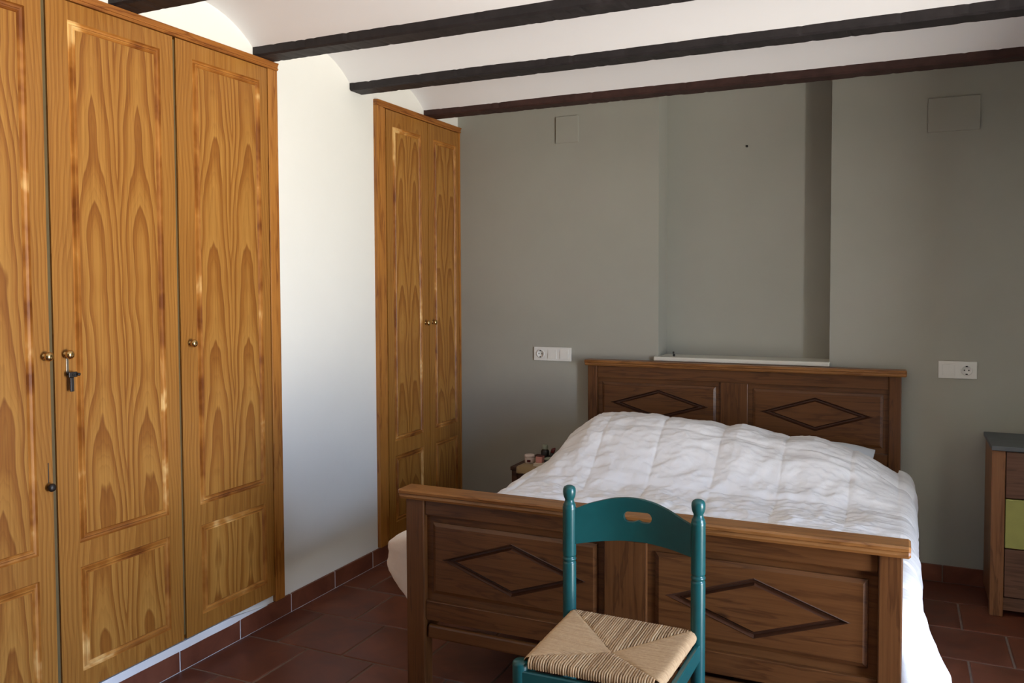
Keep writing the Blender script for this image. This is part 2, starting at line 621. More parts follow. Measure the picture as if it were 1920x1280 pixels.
TM = {}
row = 0
y1 = -1.603 + T * 5
rows = []
while y1 > ROOM_Y:
    rows.append((y1 - T, y1, row))
    y1 -= T
    row += 1
for (ya, yb, r) in rows:
    ya2, yb2 = max(ya, ROOM_Y), min(yb, 0.0)
    if yb2 - ya2 < 0.03:
        continue
    off = 0.163 if r % 2 == 1 else 0.325     # row between -1.93 and -1.60 is r=5
    xa = off - T
    while xa < ROOM_X:
        x0, x1 = max(xa, 0.0), min(xa + T, ROOM_X)
        if x1 - x0 > 0.03:
            key = (round(x1 - x0, 3), round(yb2 - ya2, 3))
            if key not in TM:
                TM[key] = tile_mesh(*key)
            o = bpy.data.objects.new('tile', TM[key])
            C.objects.link(o)
            put(o, ((x0 + x1) / 2, (ya2 + yb2) / 2, rnd.uniform(-0.0008, 0.0008)), floor)
        xa += T

# skirting tiles
SK_H, SK_T = 0.086, 0.012


def skirting(name, segs, axis):
    m = MB()
    lo, hi = segs[0][0], segs[-1][1]
    if axis == 'y':
        m.box(-0.002, SK_T - 0.003, lo, hi, 0, SK_H - 0.002)
    else:
        m.box(lo, hi, -SK_T + 0.003, 0.002, 0, SK_H - 0.002)
    root = struct(m.build(name, M['mortar_white'] if axis == 'y' else M['grout']))
    for a, c in segs:
        m = MB()
        if axis == 'y':
            m.cbox(0.0, SK_T, a + .003, c - .003, 0.003, SK_H, 0.002)
        else:
            m.cbox(a + .003, c - .003, -SK_T, 0.0, 0.003, SK_H, 0.002)
        m.build('tile', M['terracotta'], root)
    return root


ys = [0.0, -0.34] + [-0.668 - 0.3285 * k for k in range(17)]
ys = [y for y in ys if y > ROOM_Y + .02] + [ROOM_Y + .01]
skirting('baseboard_left', [(a, c) for c, a in zip(ys[:-1], ys[1:])][::-1], 'y')
xs = [SK_T + 0.001] + [2.742 - 0.33 * k for k in range(8, -1, -1)] + [2.742 + 0.33 * k for k in range(1, 5)] + [ROOM_X - 0.01]
xs = [x for x in xs if x > 0]
skirting('baseboard_back', list(zip(xs[:-1], xs[1:])), 'x')

# white mortar band between skirting tiles and wardrobe
m = MB()
n = 40
vs, fs = [], []
for i in range(n + 1):
    y = W1_Y0 + (-1.80 - W1_Y0) * i / n
    t = max(0.0, min(1.0, (y + 2.05) / 0.25))
    top = (GAP - 0.002) - 0.030 * t
    d = 0.013 + 0.002 * noise.noise(Vector((y * 9, 1, 2))) - 0.006 * t
    vs += [(0.0, y, SK_H - 0.002), (d, y, SK_H - 0.002), (d * 0.9, y, top), (0.0, y, top)]
for i in range(n):
    for q in range(4):
        fs.append((i * 4 + q, i * 4 + (q + 1) % 4, i * 4 + 4 + (q + 1) % 4, i * 4 + 4 + q))
fs += [(0, 1, 2, 3), (n * 4 + 3, n * 4 + 2, n * 4 + 1, n * 4)]
struct(m.add(vs, fs).build('trim_1', M['mortar_white']))

# niche shelf of pale stone, painted cover plates, small marks on the wall
m = MB().cbox(1.268, 2.203, -0.034, ND - 0.001, NZ + 0.001, NZ + 0.024, 0.004)
o = m.build('niche_shelf', M['marble'])
tag(o, 'thin white stone shelf at the foot of the wall niche above headboard', 'shelf')
m = MB().cbox(0.664, 0.806, -0.009, 0.001, 2.335, 2.49, 0.0015)
tag(m.build('junction_box_cover', M['grey_wall']), 'small grey painted cover plate high on the wall left of the niche', 'cover plate', 'painted cover plates on the back wall')
m = MB().cbox(2.646, 2.873, -0.009, 0.001, 2.243, 2.408, 0.0015)
tag(m.build('junction_box_cover', M['grey_wall']), 'large grey painted cover plate high on the wall right of the niche', 'cover plate', 'painted cover plates on the back wall')
m = MB().lathe([(0.006, 0), (0.006, 0.006), (0.003, 0.009)], (1.741, ND, 2.27), '-y', 10)
tag(m.build('nail', M['iron']), 'small dark nail head in the back of the wall niche', 'nail')

# ------------------------------------------------------------------ wardrobes
DX = 0.014   # door face
PROF = [(0.0, 0.0), (0.004, -0.006), (0.010, -0.007), (0.015, 0.0015), (0.019, 0.001), (0.024, -0.004), (0.028, 0.0)]


def wardrobe_door(parent, y0, y1, z0, z1, panels, mat, label=None):
    """slab with routed panels; panels: list of (ya, yb, za, zb) low to high"""
    ya, yb = panels[0][0], panels[0][1]
    yl = [y0, ya, yb, y1]
    zl = [z0]
    for p in panels:
        zl += [p[2], p[3]]
    zl.append(z1)
    m = MB()
    for i in range(3):
        for j in range(len(zl) - 1):
            if i == 1 and j % 2 == 1:
                continue
            m.add([(DX, yl[i], zl[j]), (DX, yl[i + 1], zl[j]), (DX, yl[i + 1], zl[j + 1]), (DX, yl[i], zl[j + 1])], [(0, 1, 2, 3)])
    xb = DX - 0.022
    m.add([(DX, y0, z0), (DX, y1, z0), (DX, y1, z1), (DX, y0, z1), (xb, y0, z0), (xb, y1, z0), (xb, y1, z1), (xb, y0, z1)],
          [(1, 0, 4, 5), (2, 1, 5, 6), (3, 2, 6, 7), (0, 3, 7, 4), (4, 7, 6, 5)])
    door = m.build('door', M['slab'], parent, origin=(DX, (y0 + y1) / 2, (z0 + z1) / 2), fixn=False)
    for (pa, pb, za, zb) in panels:
        m = MB()
        rings = []
        for (ins, dp) in PROF:
            rings.append([(DX + dp, pa + ins, za + ins), (DX + dp, pb - ins, za + ins), (DX + dp, pb - ins, zb - ins), (DX + dp, pa + ins, zb - ins)])
        for q in range(len(rings) - 1):
            A, B = rings[q], rings[q + 1]
            for k in range(4):
                k2 = (k + 1) % 4
                m.add([A[k], A[k2], B[k2], B[k]], [(0, 1, 2, 3)], 1)
        m.add(rings[-1], [(0, 1, 2, 3)], 0)
        m.build('panel', [mat, M['routed']], door, origin=(DX, (pa + pb) / 2, (z0 + z1) / 2), fixn=False)
    return door


def knob(door, y, z, r=0.0155):
    p = [(0.010, 0.0), (0.010, 0.002), (0.0055, 0.004), (0.005, 0.012), (r * 0.75, 0.016), (r, 0.021), (r * 0.95, 0.026), (r * 0.6, 0.031), (r * 0.2, 0.0325)]
    MB().lathe(p, (DX, y, z), 'x', 18).build('knob', M['brass'], door)


def carcass(root, y0, y1, z0, z1):
    m = MB()
    m.box(-0.60, -0.585, y0 + .006, y1 - .006, z0, z1)
    m.box(-0.60, -0.012, y0 + .006, y0 + .024, z0, z1)
    m.box(-0.60, -0.012, y1 - .024, y1 - .006, z0, z1)
    m.box(-0.585, -0.012, y0 + .024, y1 - .024, z0, z0 + .018)
    m.box(-0.585, -0.012, y0 + .024, y1 - .024, z1 - .018, z1)
    m.build('carcass', M['inside'], root)


root = thing('built_in_wardrobe', (0, -2.57, GAP), 'large built-in pine wardrobe with tall panelled doors filling the left side', 'wardrobe', 'built-in pine cupboards')
carcass(root, W1_Y0, W1_Y1, GAP, ZB - .002)
FZ = ZB - 0.032
m = MB().cbox(-0.0, 0.017, -1.765, W1_Y1 - .0005, SK_H + .002, FZ, 0.002)
m.build('frame_stile', M['frame_pine'], root)
m = MB().cbox(-0.012, 0.017, W1_Y0 + .0005, -3.372, GAP, FZ, 0.002)
m.build('frame_stile', M['frame_pine'], root)
for ya in (-2.284, -2.821):   # dark cover strip seen in the gap between the doors
    MB().box(-0.012, DX - 0.008, ya - 0.02, ya + 0.02, GAP + .02, FZ - .01).build('cover_strip', M['inside'], root)


def cornice(root, y0, y1):
    m = MB()
    pr = [(-0.012, FZ), (0.020, FZ), (0.024, FZ + 0.008), (0.019, FZ + 0.012), (0.022, FZ + 0.022), (0.027, FZ + 0.031), (-0.012, FZ + 0.031)]
    vs = [(x, y, z) for y in (y0, y1) for x, z in pr]
    k = len(pr)
    m.add(vs, [(i, (i + 1) % k, k + (i + 1) % k, k + i) for i in range(k)] + [tuple(range(k)), tuple(range(2 * k - 1, k - 1, -1))])
    m.build('top_moulding', M['frame_pine_y'], root)


cornice(root, W1_Y0 + .0005, W1_Y1 - .0005)
ZP = [(0.187, 0.546), (0.629, 2.383)]
d1 = wardrobe_door(root, -3.365, -2.829, GAP + .004, FZ - .003, [(-3.29, -2.885, a, c) for a, c in ZP], M['veneer'])
d2 = wardrobe_door(root, -2.813, -2.291, GAP + .004, FZ - .003, [(-2.735, -2.352, a, c) for a, c in ZP], M['veneer'])
d3 = wardrobe_door(root, -2.277, -1.769, GAP + .004, FZ - .003, [(-2.194, -1.815, a, c) for a, c in ZP], M['veneer'])
knob(d1, -2.848, 1.273)
knob(d2, -2.772, 1.274)
knob(d3, -2.232, 1.276)
# lock with its key and tag on the middle door
MB().cbox(DX - .001, DX + .0015, -2.771, -2.762, 1.205, 1.262, 0.0007).build('keyhole_plate', M['steel'], d2)
m = MB()
m.lathe([(0.0035, 0), (0.0035, 0.03)], (DX, -2.766, 1.207), 'x', 10)
m.cbox(DX + .02, DX + .026, -2.780, -2.748, 1.198, 1.216, 0.002)
m.tube([(DX + .026, -2.752, 1.208), (DX + .03, -2.742, 1.206)], 0.005, 8)
m.cbox(DX + .016, DX + .022, -2.772, -2.758, 1.150, 1.198, 0.002)
m.build('key', M['iron'], d2)
MB().cbox(DX - .001, DX + .001, -2.846, -2.843, 0.858, 0.925, 0.0005).build('keyhole_slot', M['iron'], d1)
m = MB()
m.lathe([(0.005, 0), (0.005, 0.008), (0.012, 0.011), (0.014, 0.017), (0.011, 0.023), (0.004, 0.025)], (DX, -2.845, 0.845), 'x', 14)
m.build('lock_knob', M['iron'], d1)

root = thing('built_in_cupboard', (0, -0.47, GAP), 'narrow built-in pine cupboard with two doors beside the grey wall corner', 'cupboard', 'built-in pine cupboards')
carcass(root, C2_Y0, -0.003, 0.09, ZB - .002)
MB().cbox(-0.012, 0.022, C2_Y0 + .0005, -0.872, 0.09, FZ, 0.002).build('frame_stile', M['frame_pine'], root)
MB().cbox(-0.012, 0.012, -0.871, -0.838, 0.09, FZ, 0.002).build('frame_stile', M['frame_pine'], root)
MB().cbox(-0.012, 0.017, -0.020, -0.001, 0.09, FZ, 0.002).build('frame_stile', M['frame_pine'], root)
cornice(root, C2_Y0 + .0005, -0.001)
ZP = [(0.187, 0.556), (0.637, 2.36)]
e1 = wardrobe_door(root, -0.834, -0.399, 0.096, FZ - .003, [(-0.772, -0.472, a, c) for a, c in ZP], M['veneer_narrow'])
e2 = wardrobe_door(root, -0.392, -0.024, 0.096, FZ - .003, [(-0.330, -0.056, a, c) for a, c in ZP], M['veneer_narrow'])
knob(e1, -0.440, 1.278)
knob(e2, -0.358, 1.278)

# ------------------------------------------------------------------ bed
bed = thing('double_bed', (1.72, -1.07, 0), 'brown pine double bed with diamond-carved headboard and footboard', 'bed')


def board_end(part, yf, yb, cap_z, cap_th, rail_z, pan_z, px, legs, lower_rail):
    """one end of the bed; yf front face (towards the camera), yb back face"""
    # posts
    for (a, c) in px['posts']:
        MB().cbox(a, c, yf, yb, 0.001, cap_z - cap_th, 0.004).build('post', M['bed_z'], part)
    # cap with a moulded nose
    x0, x1 = px['cap']
    o = 0.018
    pr = [(yf - o + .006, cap_z - cap_th), (yf - o, cap_z - cap_th * .75), (yf - o + .004, cap_z - cap_th * .5), (yf - o - .004, cap_z - cap_th * .4),
          (yf - o - .006, cap_z - cap_th * .15), (yf - o - .001, cap_z), (yb + .004, cap_z), (yb + .004, cap_z - cap_th)]
    k = len(pr)
    vs = []
    for (x, ins) in ((x0, 0.006), (x0 + .006, 0), (x1 - .006, 0), (x1, 0.006)):
        for (y, z) in pr:
            vs.append((x, y + (ins if y < (yf + yb) / 2 else -ins), z - (ins * .5 if z > cap_z - cap_th / 2 else -ins * .5)))
    fs = []
    for s in range(3):
        fs += [(s * k + i, s * k + (i + 1) % k, s * k + k + (i + 1) % k, s * k + k + i) for i in range(k)]
    fs += [tuple(range(k)), tuple(range(4 * k - 1, 3 * k - 1, -1))]
    MB().add(vs, fs).build('cap_rail', M['bed_cap_lit'], part)
    xa, xb = px['posts'][0][1], px['posts'][1][0]
    fy = yf + 0.012
    MB().cbox(xa, xb, fy, yb - .012, rail_z, cap_z - cap_th, 0.003).build('top_rail', M['bed_x'], part)
    MB().cbox(xa, xb, fy, yb - .012, lower_rail[0], lower_rail[1], 0.003).build('bottom_rail', M['bed_x'], part)
    MB().cbox(px['stile'][0], px['stile'][1], fy, yb - .012, lower_rail[1], rail_z, 0.003).build('stile', M['bed_z'], part)
    spans = [(xa, px['stile'][0]), (px['stile'][1], xb)]
    for (a, c), dia in zip(spans, px['diamonds']):
        panel(part, a, c, lower_rail[1], rail_z, fy, yb - .02, dia)


def panel(part, x0, x1, z0, z1, fy, yb, dia):
    """raised panel with a routed diamond"""
    m = MB()
    ry = fy + 0.016                 # recessed margin
    ins1, ins2 = 0.026, 0.040
    fyy = fy + 0.006                # field
    def rect(i, y):
        return [(x0 + i, y, z0 + i), (x1 - i, y, z0 + i), (x1 - i, y, z1 - i), (x0 + i, y, z1 - i)]
    rs = [rect(0, ry), rect(ins1, ry + .001), rect(ins1 + .001, ry - .004), rect(ins2, fyy)]
    for q in range(3):
        A, B = rs[q], rs[q + 1]
        for k in range(4):
            m.add([A[k], A[(k + 1) % 4], B[(k + 1) % 4], B[k]], [(0, 1, 2, 3)], 0)
    (lx, lz), (tx, tz), (rx, rz), (bx, bz) = dia
    cx, cz = (lx + rx) / 2, (tz + bz) / 2
    def dm(s, y):
        return [(cx + (px_ - cx) * s, y, cz + (pz - cz) * s) for px_, pz in ((lx, cz), (cx, tz), (rx, cz), (cx, bz))]
    F = rs[3]    # bl, br, tr, tl
    hz = (tz - bz) / 2
    hx = (rx - lx) / 2
    unit = hx * hz / math.hypot(hx, hz)
    w = 0.021 / unit                 # groove width as scale
    D0 = dm(1.0, fyy)
    L, Tt, Rr, Bb = D0
    bl_, br_, tr_, tl_ = F
    for tri in ((bl_, L, tl_), (tl_, L, Tt), (tl_, Tt, tr_), (tr_, Tt, Rr), (tr_, Rr, br_), (br_, Rr, Bb), (br_, Bb, bl_), (bl_, Bb, L)):
        m.add(tri, [(0, 1, 2)], 0)
    prev = D0
    for s, dy, mi in ((1 - w * .10, -.002, 1), (1 - w * .42, .009, 1), (1 - w * .70, .009, 1), (1 - w, -.001, 1)):
        cur = dm(s, fyy + dy)
        for k in range(4):
            m.add([prev[k], prev[(k + 1) % 4], cur[(k + 1) % 4], cur[k]], [(0, 1, 2, 3)], mi)
        prev = cur
    m.add(prev, [(0, 1, 2, 3)], 0)
    # back
    m.add([(x0, yb, z0), (x1, yb, z0), (x1, yb, z1), (x0, yb, z1)], [(0, 1, 2, 3)], 0)
    bm_ = m.build('panel', [M['bed_x'], M['bed_groove']], part, fixn=True)
    return bm_


hb = MB().cbox(0.96, 2.48, -0.052, -0.030, 0.30, 0.345, 0.003).build('headboard', M['bed_x'], bed)
board_end(hb, -0.078, -0.018, 1.063, 0.032, 0.962, None,
          dict(posts=[(0.889, 0.945), (2.488, 2.545)], cap=(0.873, 2.568), stile=(1.650, 1.795),
               diamonds=[((1.02, .82), (1.30, .905), (1.585, .82), (1.30, .735)), ((1.858, .815), (2.14, .905), (2.415, .815), (2.14, .728))]),
          None, (0.345, 0.635))
FY = -2.072
fb = MB().cbox(0.975, 2.48, FY + .012, FY + .036, 0.207, 0.258, 0.008).build('footboard', M['bed_x'], bed)
board_end(fb, FY, FY + .060, 0.757, 0.036, 0.662, None,
          dict(posts=[(0.894, 0.968), (2.484, 2.548)], cap=(0.873, 2.568), stile=(1.652, 1.796),
               diamonds=[((1.034, .503), (1.31, .597), (1.588, .503), (1.31, .409)), ((1.857, .502), (2.133, .595), (2.412, .502), (2.133, .406))]),
          None, (0.275, 0.347))
for x0, x1 in ((0.905, 0.935), (2.500, 2.530)):
    MB().cbox(x0, x1, FY + .0605, -0.079, 0.20, 0.36, 0.004).build('side_rail', M['bed_y'], bed)
for k in range(9):
    y = -1.9 + k * .21
    MB().box(0.9355, 2.4995, y, y + .08, 0.255, 0.272).build('slat', M['bed_x'], bed)

# mattress
m = MB().cbox(0.945, 2.49, FY + .075, -0.092, 0.273, 0.470, 0.03)
tag(m.build('mattress', M['mattress']), 'thick mattress on the pine double bed under the white duvet', 'mattress')

# pillows
def pillow(x0, x1, y0, y1, zc, h, tilt, label):
    nx, ny = 28, 18
    vs, fs = [], []
    for s in (1, -1):
        for i in range(nx + 1):
            for j in range(ny + 1):
                u, v = 2 * i / nx - 1, 2 * j / ny - 1
                e = max(0, (1 - abs(u) ** 3.2)) ** .5 * max(0, (1 - abs(v) ** 3.0)) ** .5
                pinch = 1 - .05 * (1 - abs(u)) * v * v - .0
                x = (x0 + x1) / 2 + u * (x1 - x0) / 2 * (1 - .04 * (1 - v * v))
                yy = v * (y1 - y0) / 2 * pinch
                zz = s * (e * h / 2 + .004) + .006 * noise.noise(Vector((x * 9, yy * 9, s)))
                vs.append((x, (y0 + y1) / 2 + yy * math.cos(tilt) - zz * math.sin(tilt), zc + yy * math.sin(tilt) + zz * math.cos(tilt)))
        o = 0 if s == 1 else (nx + 1) * (ny + 1)
        for i in range(nx):
            for j in range(ny):
                a = o + i * (ny + 1) + j
                fs.append((a, a + 1, a + ny + 2, a + ny + 1))
    o = MB().add(vs, fs, 0, True).build('pillow', M['pillow'])
    return tag(o, label, 'pillow', 'bed pillows')


pillow(0.99, 1.68, -0.62, -0.15, 0.605, 0.17, 0.22, 'white pillow under the duvet on the left half of the bed')
pillow(1.74, 2.43, -0.62, -0.13, 0.600, 0.16, 0.26, 'pale bluish pillow, corner peeking out above the duvet on the right')


def interp(x, tab):
    if x <= tab[0][0]:
        return tab[0][1]
    for (a, p), (c, q) in zip(tab[:-1], tab[1:]):
        if x <= c:
            t = (x - a) / (c - a)
            return p + (q - p) * t
    return tab[-1][1]


def sstep(a, c, x):
    t = max(0.0, min(1.0, (x - a) / (c - a)))
    return t * t * (3 - 2 * t)


BUMP = [(0.88, 0.035), (0.967, 0.165), (1.09, 0.258), (1.19, 0.285), (1.44, 0.287), (1.58, 0.275), (1.74, 0.250), (1.83, 0.256), (1.97, 0.225), (2.17, 0.222), (2.36, 0.172), (2.50, 0.085), (2.56, 0.04)]


def fbm(x, y, z, o=3):
    return noise.fractal(Vector((x, y, z)), 1.0, 2.0, o)


def duvet_height(x, y):
    z = 0.530 + 0.015 * (1 - sstep(0.9, 1.3, x))
    edge = sstep(0.87, 1.0, x) * (1 - sstep(2.40, 2.535, x))
    edge = 0.25 + 0.75 * edge
    B = sstep(-1.0, -0.52, y) * (1 - 0.18 * sstep(-0.42, -0.22, y))
    z += interp(x, BUMP) * B
    # stitched boxes
    q = 0.29
    ax = abs(math.sin(PI * (x - 0.89) / q))
    ay = abs(math.sin(PI * (y + 0.60) / q))
    z += 0.018 * (ax ** 0.3) * (ay ** 0.3) - 0.007
    # creases: mostly across the bed in the middle, softer on the pillow part
    soft = (1 - 0.55 * B) * edge
    wx = 0.25 * fbm(x * 1.7, y * 1.7, 11, 2)
    r1 = noise.ridged_multi_fractal(Vector((x * 2.4 + wx + 3, y * 7.0 + 2.2 * wx, 0.3)), 0.9, 2.0, 4, 1.0, 2.0)
    z += 0.016 * (r1 - 1.2) * soft
    r2 = noise.ridged_multi_fractal(Vector((x * 6.5 + y * 3.0, y * 13.0 - x * 2.0 + 3 * wx, 3.3)), 0.9, 2.1, 3, 1.0, 2.0)
    z += 0.008 * (r2 - 1.1) * soft
    r3 = noise.ridged_multi_fractal(Vector((x * 10 - y * 6.0, y * 9.0 + x * 5.0, 8.3)), 0.9, 2.1, 3, 1.0, 2.0)
    z += 0.005 * (r3 - 1.1) * (0.5 + 0.5 * soft)
    z += 0.012 * fbm(x * 2.5, y * 2.5, 7)
    return z


def duvet():
    xr = 2.535
    y0, y1 = -1.985, -0.205
    NU, NV = 400, 340
    vs, fs = [], []
    for j in range(NV + 1):
        v = j / NV
        y = y0 + (y1 - y0) * v
        foot = 1 - sstep(-1.95, -1.35, y)
        head = sstep(-0.9, -0.3, y)
        xl = 0.872 + 0.040 * head
        LL = 0.16 + 0.145 * foot - 0.02 * head      # length of the overhang on the left
        LR = 0.52 + 0.03 * math.sin(y * 7) - 0.12 * head
        W = xr - xl
        tot = LL + W + LR
        for i in range(NU + 1):
            s = tot * i / NU - LL
            if s < 0 or s > W:
                side = -1 if s < 0 else 1
                t = -s if s < 0 else s - W
                xe = xl if s < 0 else xr
                z0 = duvet_height(xe, y)
                r = 0.055 if side < 0 else 0.06
                r = min(r, (LL if side < 0 else LR) * .5)
                if t < r * PI / 2:
                    a = t / r
                    dx, dz = r * math.sin(a), r * (1 - math.cos(a))
                else:
                    dx, dz = r, r + (t - r * PI / 2)
                drop = t / (LL if side < 0 else LR)
                # puff and folds of the overhang
                fold = noise.noise(Vector((y * 4.2, side * 3.0, t * 1.2)))
                puff = 0.030 * abs(math.sin(PI * t / .305)) ** .5 * abs(math.sin(PI * (y + .60) / .29)) ** .4
                dx += drop * (0.03 if side > 0 else 0.05) * fold + puff * min(1, t / .1)
                if side > 0:
                    fl = 1 - sstep(-1.98, -1.72, y)
                    dx += -0.012 * sstep(0, .1, t) + fl * 0.15 * sstep(0.08, 0.34, t) + 0.02 * fl * noise.noise(Vector((y * 9, t * 5, 1)))
                else:
                    dx += 0.080 * foot * math.sin(min(1.0, (drop ** 1.0) * 1.02) * PI) ** .8 + 0.016 * foot * (noise.ridged_multi_fractal(Vector((t * 9 + y * 3, y * 14, 2.0)), 0.9, 2.0, 3, 1.0, 2.0) - 1.1) * sstep(0, .1, t) - .03 * head * sstep(0, .1, t)
                dx *= math.sqrt(min(1.0, v / (.035 if side < 0 else .06)))
                x = xe + side * dx
                z = z0 - dz
                z += 0.0
                yy = y + 0.02 * noise.noise(Vector((t * 5, y * 3, side)))
                x += side * 0.006 * (noise.ridged_multi_fractal(Vector((t * 6, y * 9, 5.0)), 0.9, 2.0, 3, 1.0, 2.0) - 1.1) * sstep(0.0, 0.12, t)
                if z < 0.012:
                    x += side * (0.012 - z) * .8
                    z = 0.012 + 0.01 * abs(noise.noise(Vector((x * 12, y * 12, 0))))
            else:
                x = xl + s
                z = duvet_height(x, y)
                yy = y
            # tuck at foot and head
            if v < 0.05:
                z -= 0.05 * (1 - v / .05) ** 2 * (1 if 0 <= s <= W else 0.2)
            if v > 0.96 and 0 <= s <= W:
                z -= 0.05 * ((v - .96) / .04) ** 2
            vs.append((x, yy, z))
    for j in range(NV):
        for i in range(NU):
            a = j * (NU + 1) + i
            fs.append((a, a + 1, a + NU + 2, a + NU + 1))
    o = MB().add(vs, fs, 0, True).build('duvet', M['duvet'], fixn=False)
    so = o.modifiers.new('thickness', 'SOLIDIFY')
    so.thickness = 0.02
    so.offset = -1
    return o


tag(duvet(), 'rumpled white box-stitched duvet spread over the double bed', 'duvet')

# ------------------------------------------------------------------ chair
CZ = 0.46
chair = thing('rush_seat_chair', (1.79, -2.39, 0), 'teal painted wooden chair with woven rush seat in front of the bed', 'chair')
PL, PR = (1.589, -2.212), (1.999, -2.222)
FL, FR = (1.587, -2.585), (1.990, -2.575)


def back_post(x, y):
    R = 0.0212
    p = [(0.016, 0.001), (0.018, 0.05), (R, 0.12), (R, 0.618), (R - .0005, 0.622), (R - .0045, 0.625), (R - .0005, 0.628), (R + .0005, .632), (R - .0005, .636),
         (R - .0045, 0.639), (R - .0005, 0.642), (R, 0.646), (R, 0.790), (R + .0005, 0.797), (R - .002, 0.801), (R - .001, 0.804), (R - .004, 0.809), (0.0150, 0.814), (0.0140, 0.819), (0.0148, 0.8225),
         (0.0178, 0.829), (0.0198, 0.837), (0.0205, 0.846), (0.0198, 0.855), (0.0165, 0.861), (0.0095, 0.865), (0.002, 0.866)]
    MB().lathe(p, (x, y, 0), 'z', 28).build('back_post', M['chair_green'], chair)


back_post(*PL)
back_post(*PR)
for (x, y) in (FL, FR):
    p = [(0.016, 0.001), (0.019, 0.06), (0.0235, 0.15), (0.0240, 0.40), (0.0240, 0.448), (0.0225, 0.454), (0.018, 0.4575), (0.002, 0.459)]
    MB().lathe(p, (x, y, 0), 'z', 24).build('front_leg', M['chair_green'], chair)


def slat():
    n = 64
    zt = [(0, .790), (.13, .812), (.30, .831), (.42, .838), (.55, .838), (.68, .830), (.80, .815), (.9, .797), (1, .783)]
    zb = [(0, .680), (.2, .694), (.4, .703), (.6, .706), (.8, .701), (1, .690)]
    vs, fs = [], []
    xa, xb = PL[0] + .012, PR[0] - .012
    x0s, x1s = 1.760, 1.851
    cols = []
    us = sorted(set([i / n for i in range(n + 1)] + [(x - xa) / (xb - xa) for x in [x0s + (x1s - x0s) * (0.5 - 0.5 * math.cos(PI * k / 24)) for k in range(25)]]))
    def sm(t, tab):
        # smooth the table a little
        return (interp(t - .03, tab) + 2 * interp(t, tab) + interp(t + .03, tab)) / 4
    def Y(u):
        return PL[1] + (PR[1] - PL[1]) * u + 0.034 * math.sin(PI * u)
    th = 0.0075
    for u in us:
        x = xa + (xb - xa) * u
        a, c = sm(u, zb), sm(u, zt)
        k = (x - x0s) / (x1s - x0s)
        mid = 0.7795 + .003 * k
        hole = None
        if -1e-6 <= k <= 1 + 1e-6:
            e = min(1, max(0, min(k, 1 - k)) / .17)
            hh = 0.0165 * math.sqrt(max(0, 1 - (1 - e) ** 2))
            bot = hh - (0.0055 * math.exp(-((k - .5) / .10) ** 2))
            hole = (mid - max(bot, 0), mid + hh)
        else:
            hole = (mid, mid)
        y = Y(u)
        cols.append([[(x, y + s * th, z) for z in (a, hole[0], hole[1], c)] for s in (-1, 1)])
    m = MB()
    for A, B in zip(cols[:-1], cols[1:]):
        for s in (0, 1):
            for q in (0, 2):
                m.add([A[s][q], B[s][q], B[s][q + 1], A[s][q + 1]], [(0, 1, 2, 3)], 0, True)
        m.add([A[0][0], B[0][0], B[1][0], A[1][0]], [(0, 1, 2, 3)])
        m.add([A[0][3], B[0][3], B[1][3], A[1][3]], [(0, 1, 2, 3)])
        if A[0][2][2] - A[0][1][2] > 1e-5 or B[0][2][2] - B[0][1][2] > 1e-5:
            m.add([A[0][1], B[0][1], B[1][1], A[1][1]], [(0, 1, 2, 3)])
            m.add([A[0][2], B[0][2], B[1][2], A[1][2]], [(0, 1, 2, 3)])
    o = m.build('backrest_slat', M['chair_green'], chair, fixn=False)
    bm = bmesh.new()
    bm.from_mesh(o.data)
    bmesh.ops.remove_doubles(bm, verts=bm.verts[:], dist=1e-5)
    bmesh.ops.dissolve_degenerate(bm, edges=bm.edges[:], dist=1e-6)
    bmesh.ops.recalc_face_normals(bm, faces=bm.faces[:])
    for e in bm.edges:
        if len(e.link_faces) == 2 and e.calc_face_angle(0) > 0.9:
            e.smooth = False
    bm.to_mesh(o.data)
    bm.free()


slat()


def rail(a, c, z, h, w, name):
    a, c = Vector((a[0], a[1], z)), Vector((c[0], c[1], z))
    d = (c - a).normalized()
    p = d.cross(Vector((0, 0, 1)))
    m = MB()
    vs = []
    prof = [(-w, -h + .003), (-w + .003, -h), (w - .003, -h), (w, -h + .003), (w, h - .003), (w - .003, h), (-w + .003, h), (-w, h - .003)]
    for e in (a, c):
        vs += [e + p * q + Vector((0, 0, r)) for q, r in prof]
    m.add(vs, [(i, (i + 1) % 8, 8 + (i + 1) % 8, 8 + i) for i in range(8)] + [tuple(range(8)), tuple(range(15, 7, -1))])
    m.build(name, M['chair_green'], chair)


def off(p, dx, dy):
    return (p[0] + dx, p[1] + dy)


rail(off(FL, 0, -.012), off(FR, 0, -.012), 0.412, 0.024, 0.009, 'seat_apron')
rail(off(FR, .004, 0), off(PR, .002, 0), 0.412, 0.024, 0.009, 'seat_apron')
rail(off(FL, -.004, 0), off(PL, -.002, 0), 0.412, 0.024, 0.009, 'seat_apron')
rail(off(PL, 0, .004), off(PR, 0, .004), 0.412, 0.024, 0.009, 'seat_apron')
for za, p, q in ((0.30, FL, FR), (0.16, FL, FR), (0.27, FL, PL), (0.14, FL, PL), (0.27, FR, PR), (0.14, FR, PR), (0.20, PL, PR)):
    MB().tube([(p[0], p[1], za), ((p[0] + q[0]) / 2, (p[1] + q[1]) / 2, za), (q[0], q[1], za)], [0.008, 0.0105, 0.008], 12).build('stretcher', M['chair_green'], chair)


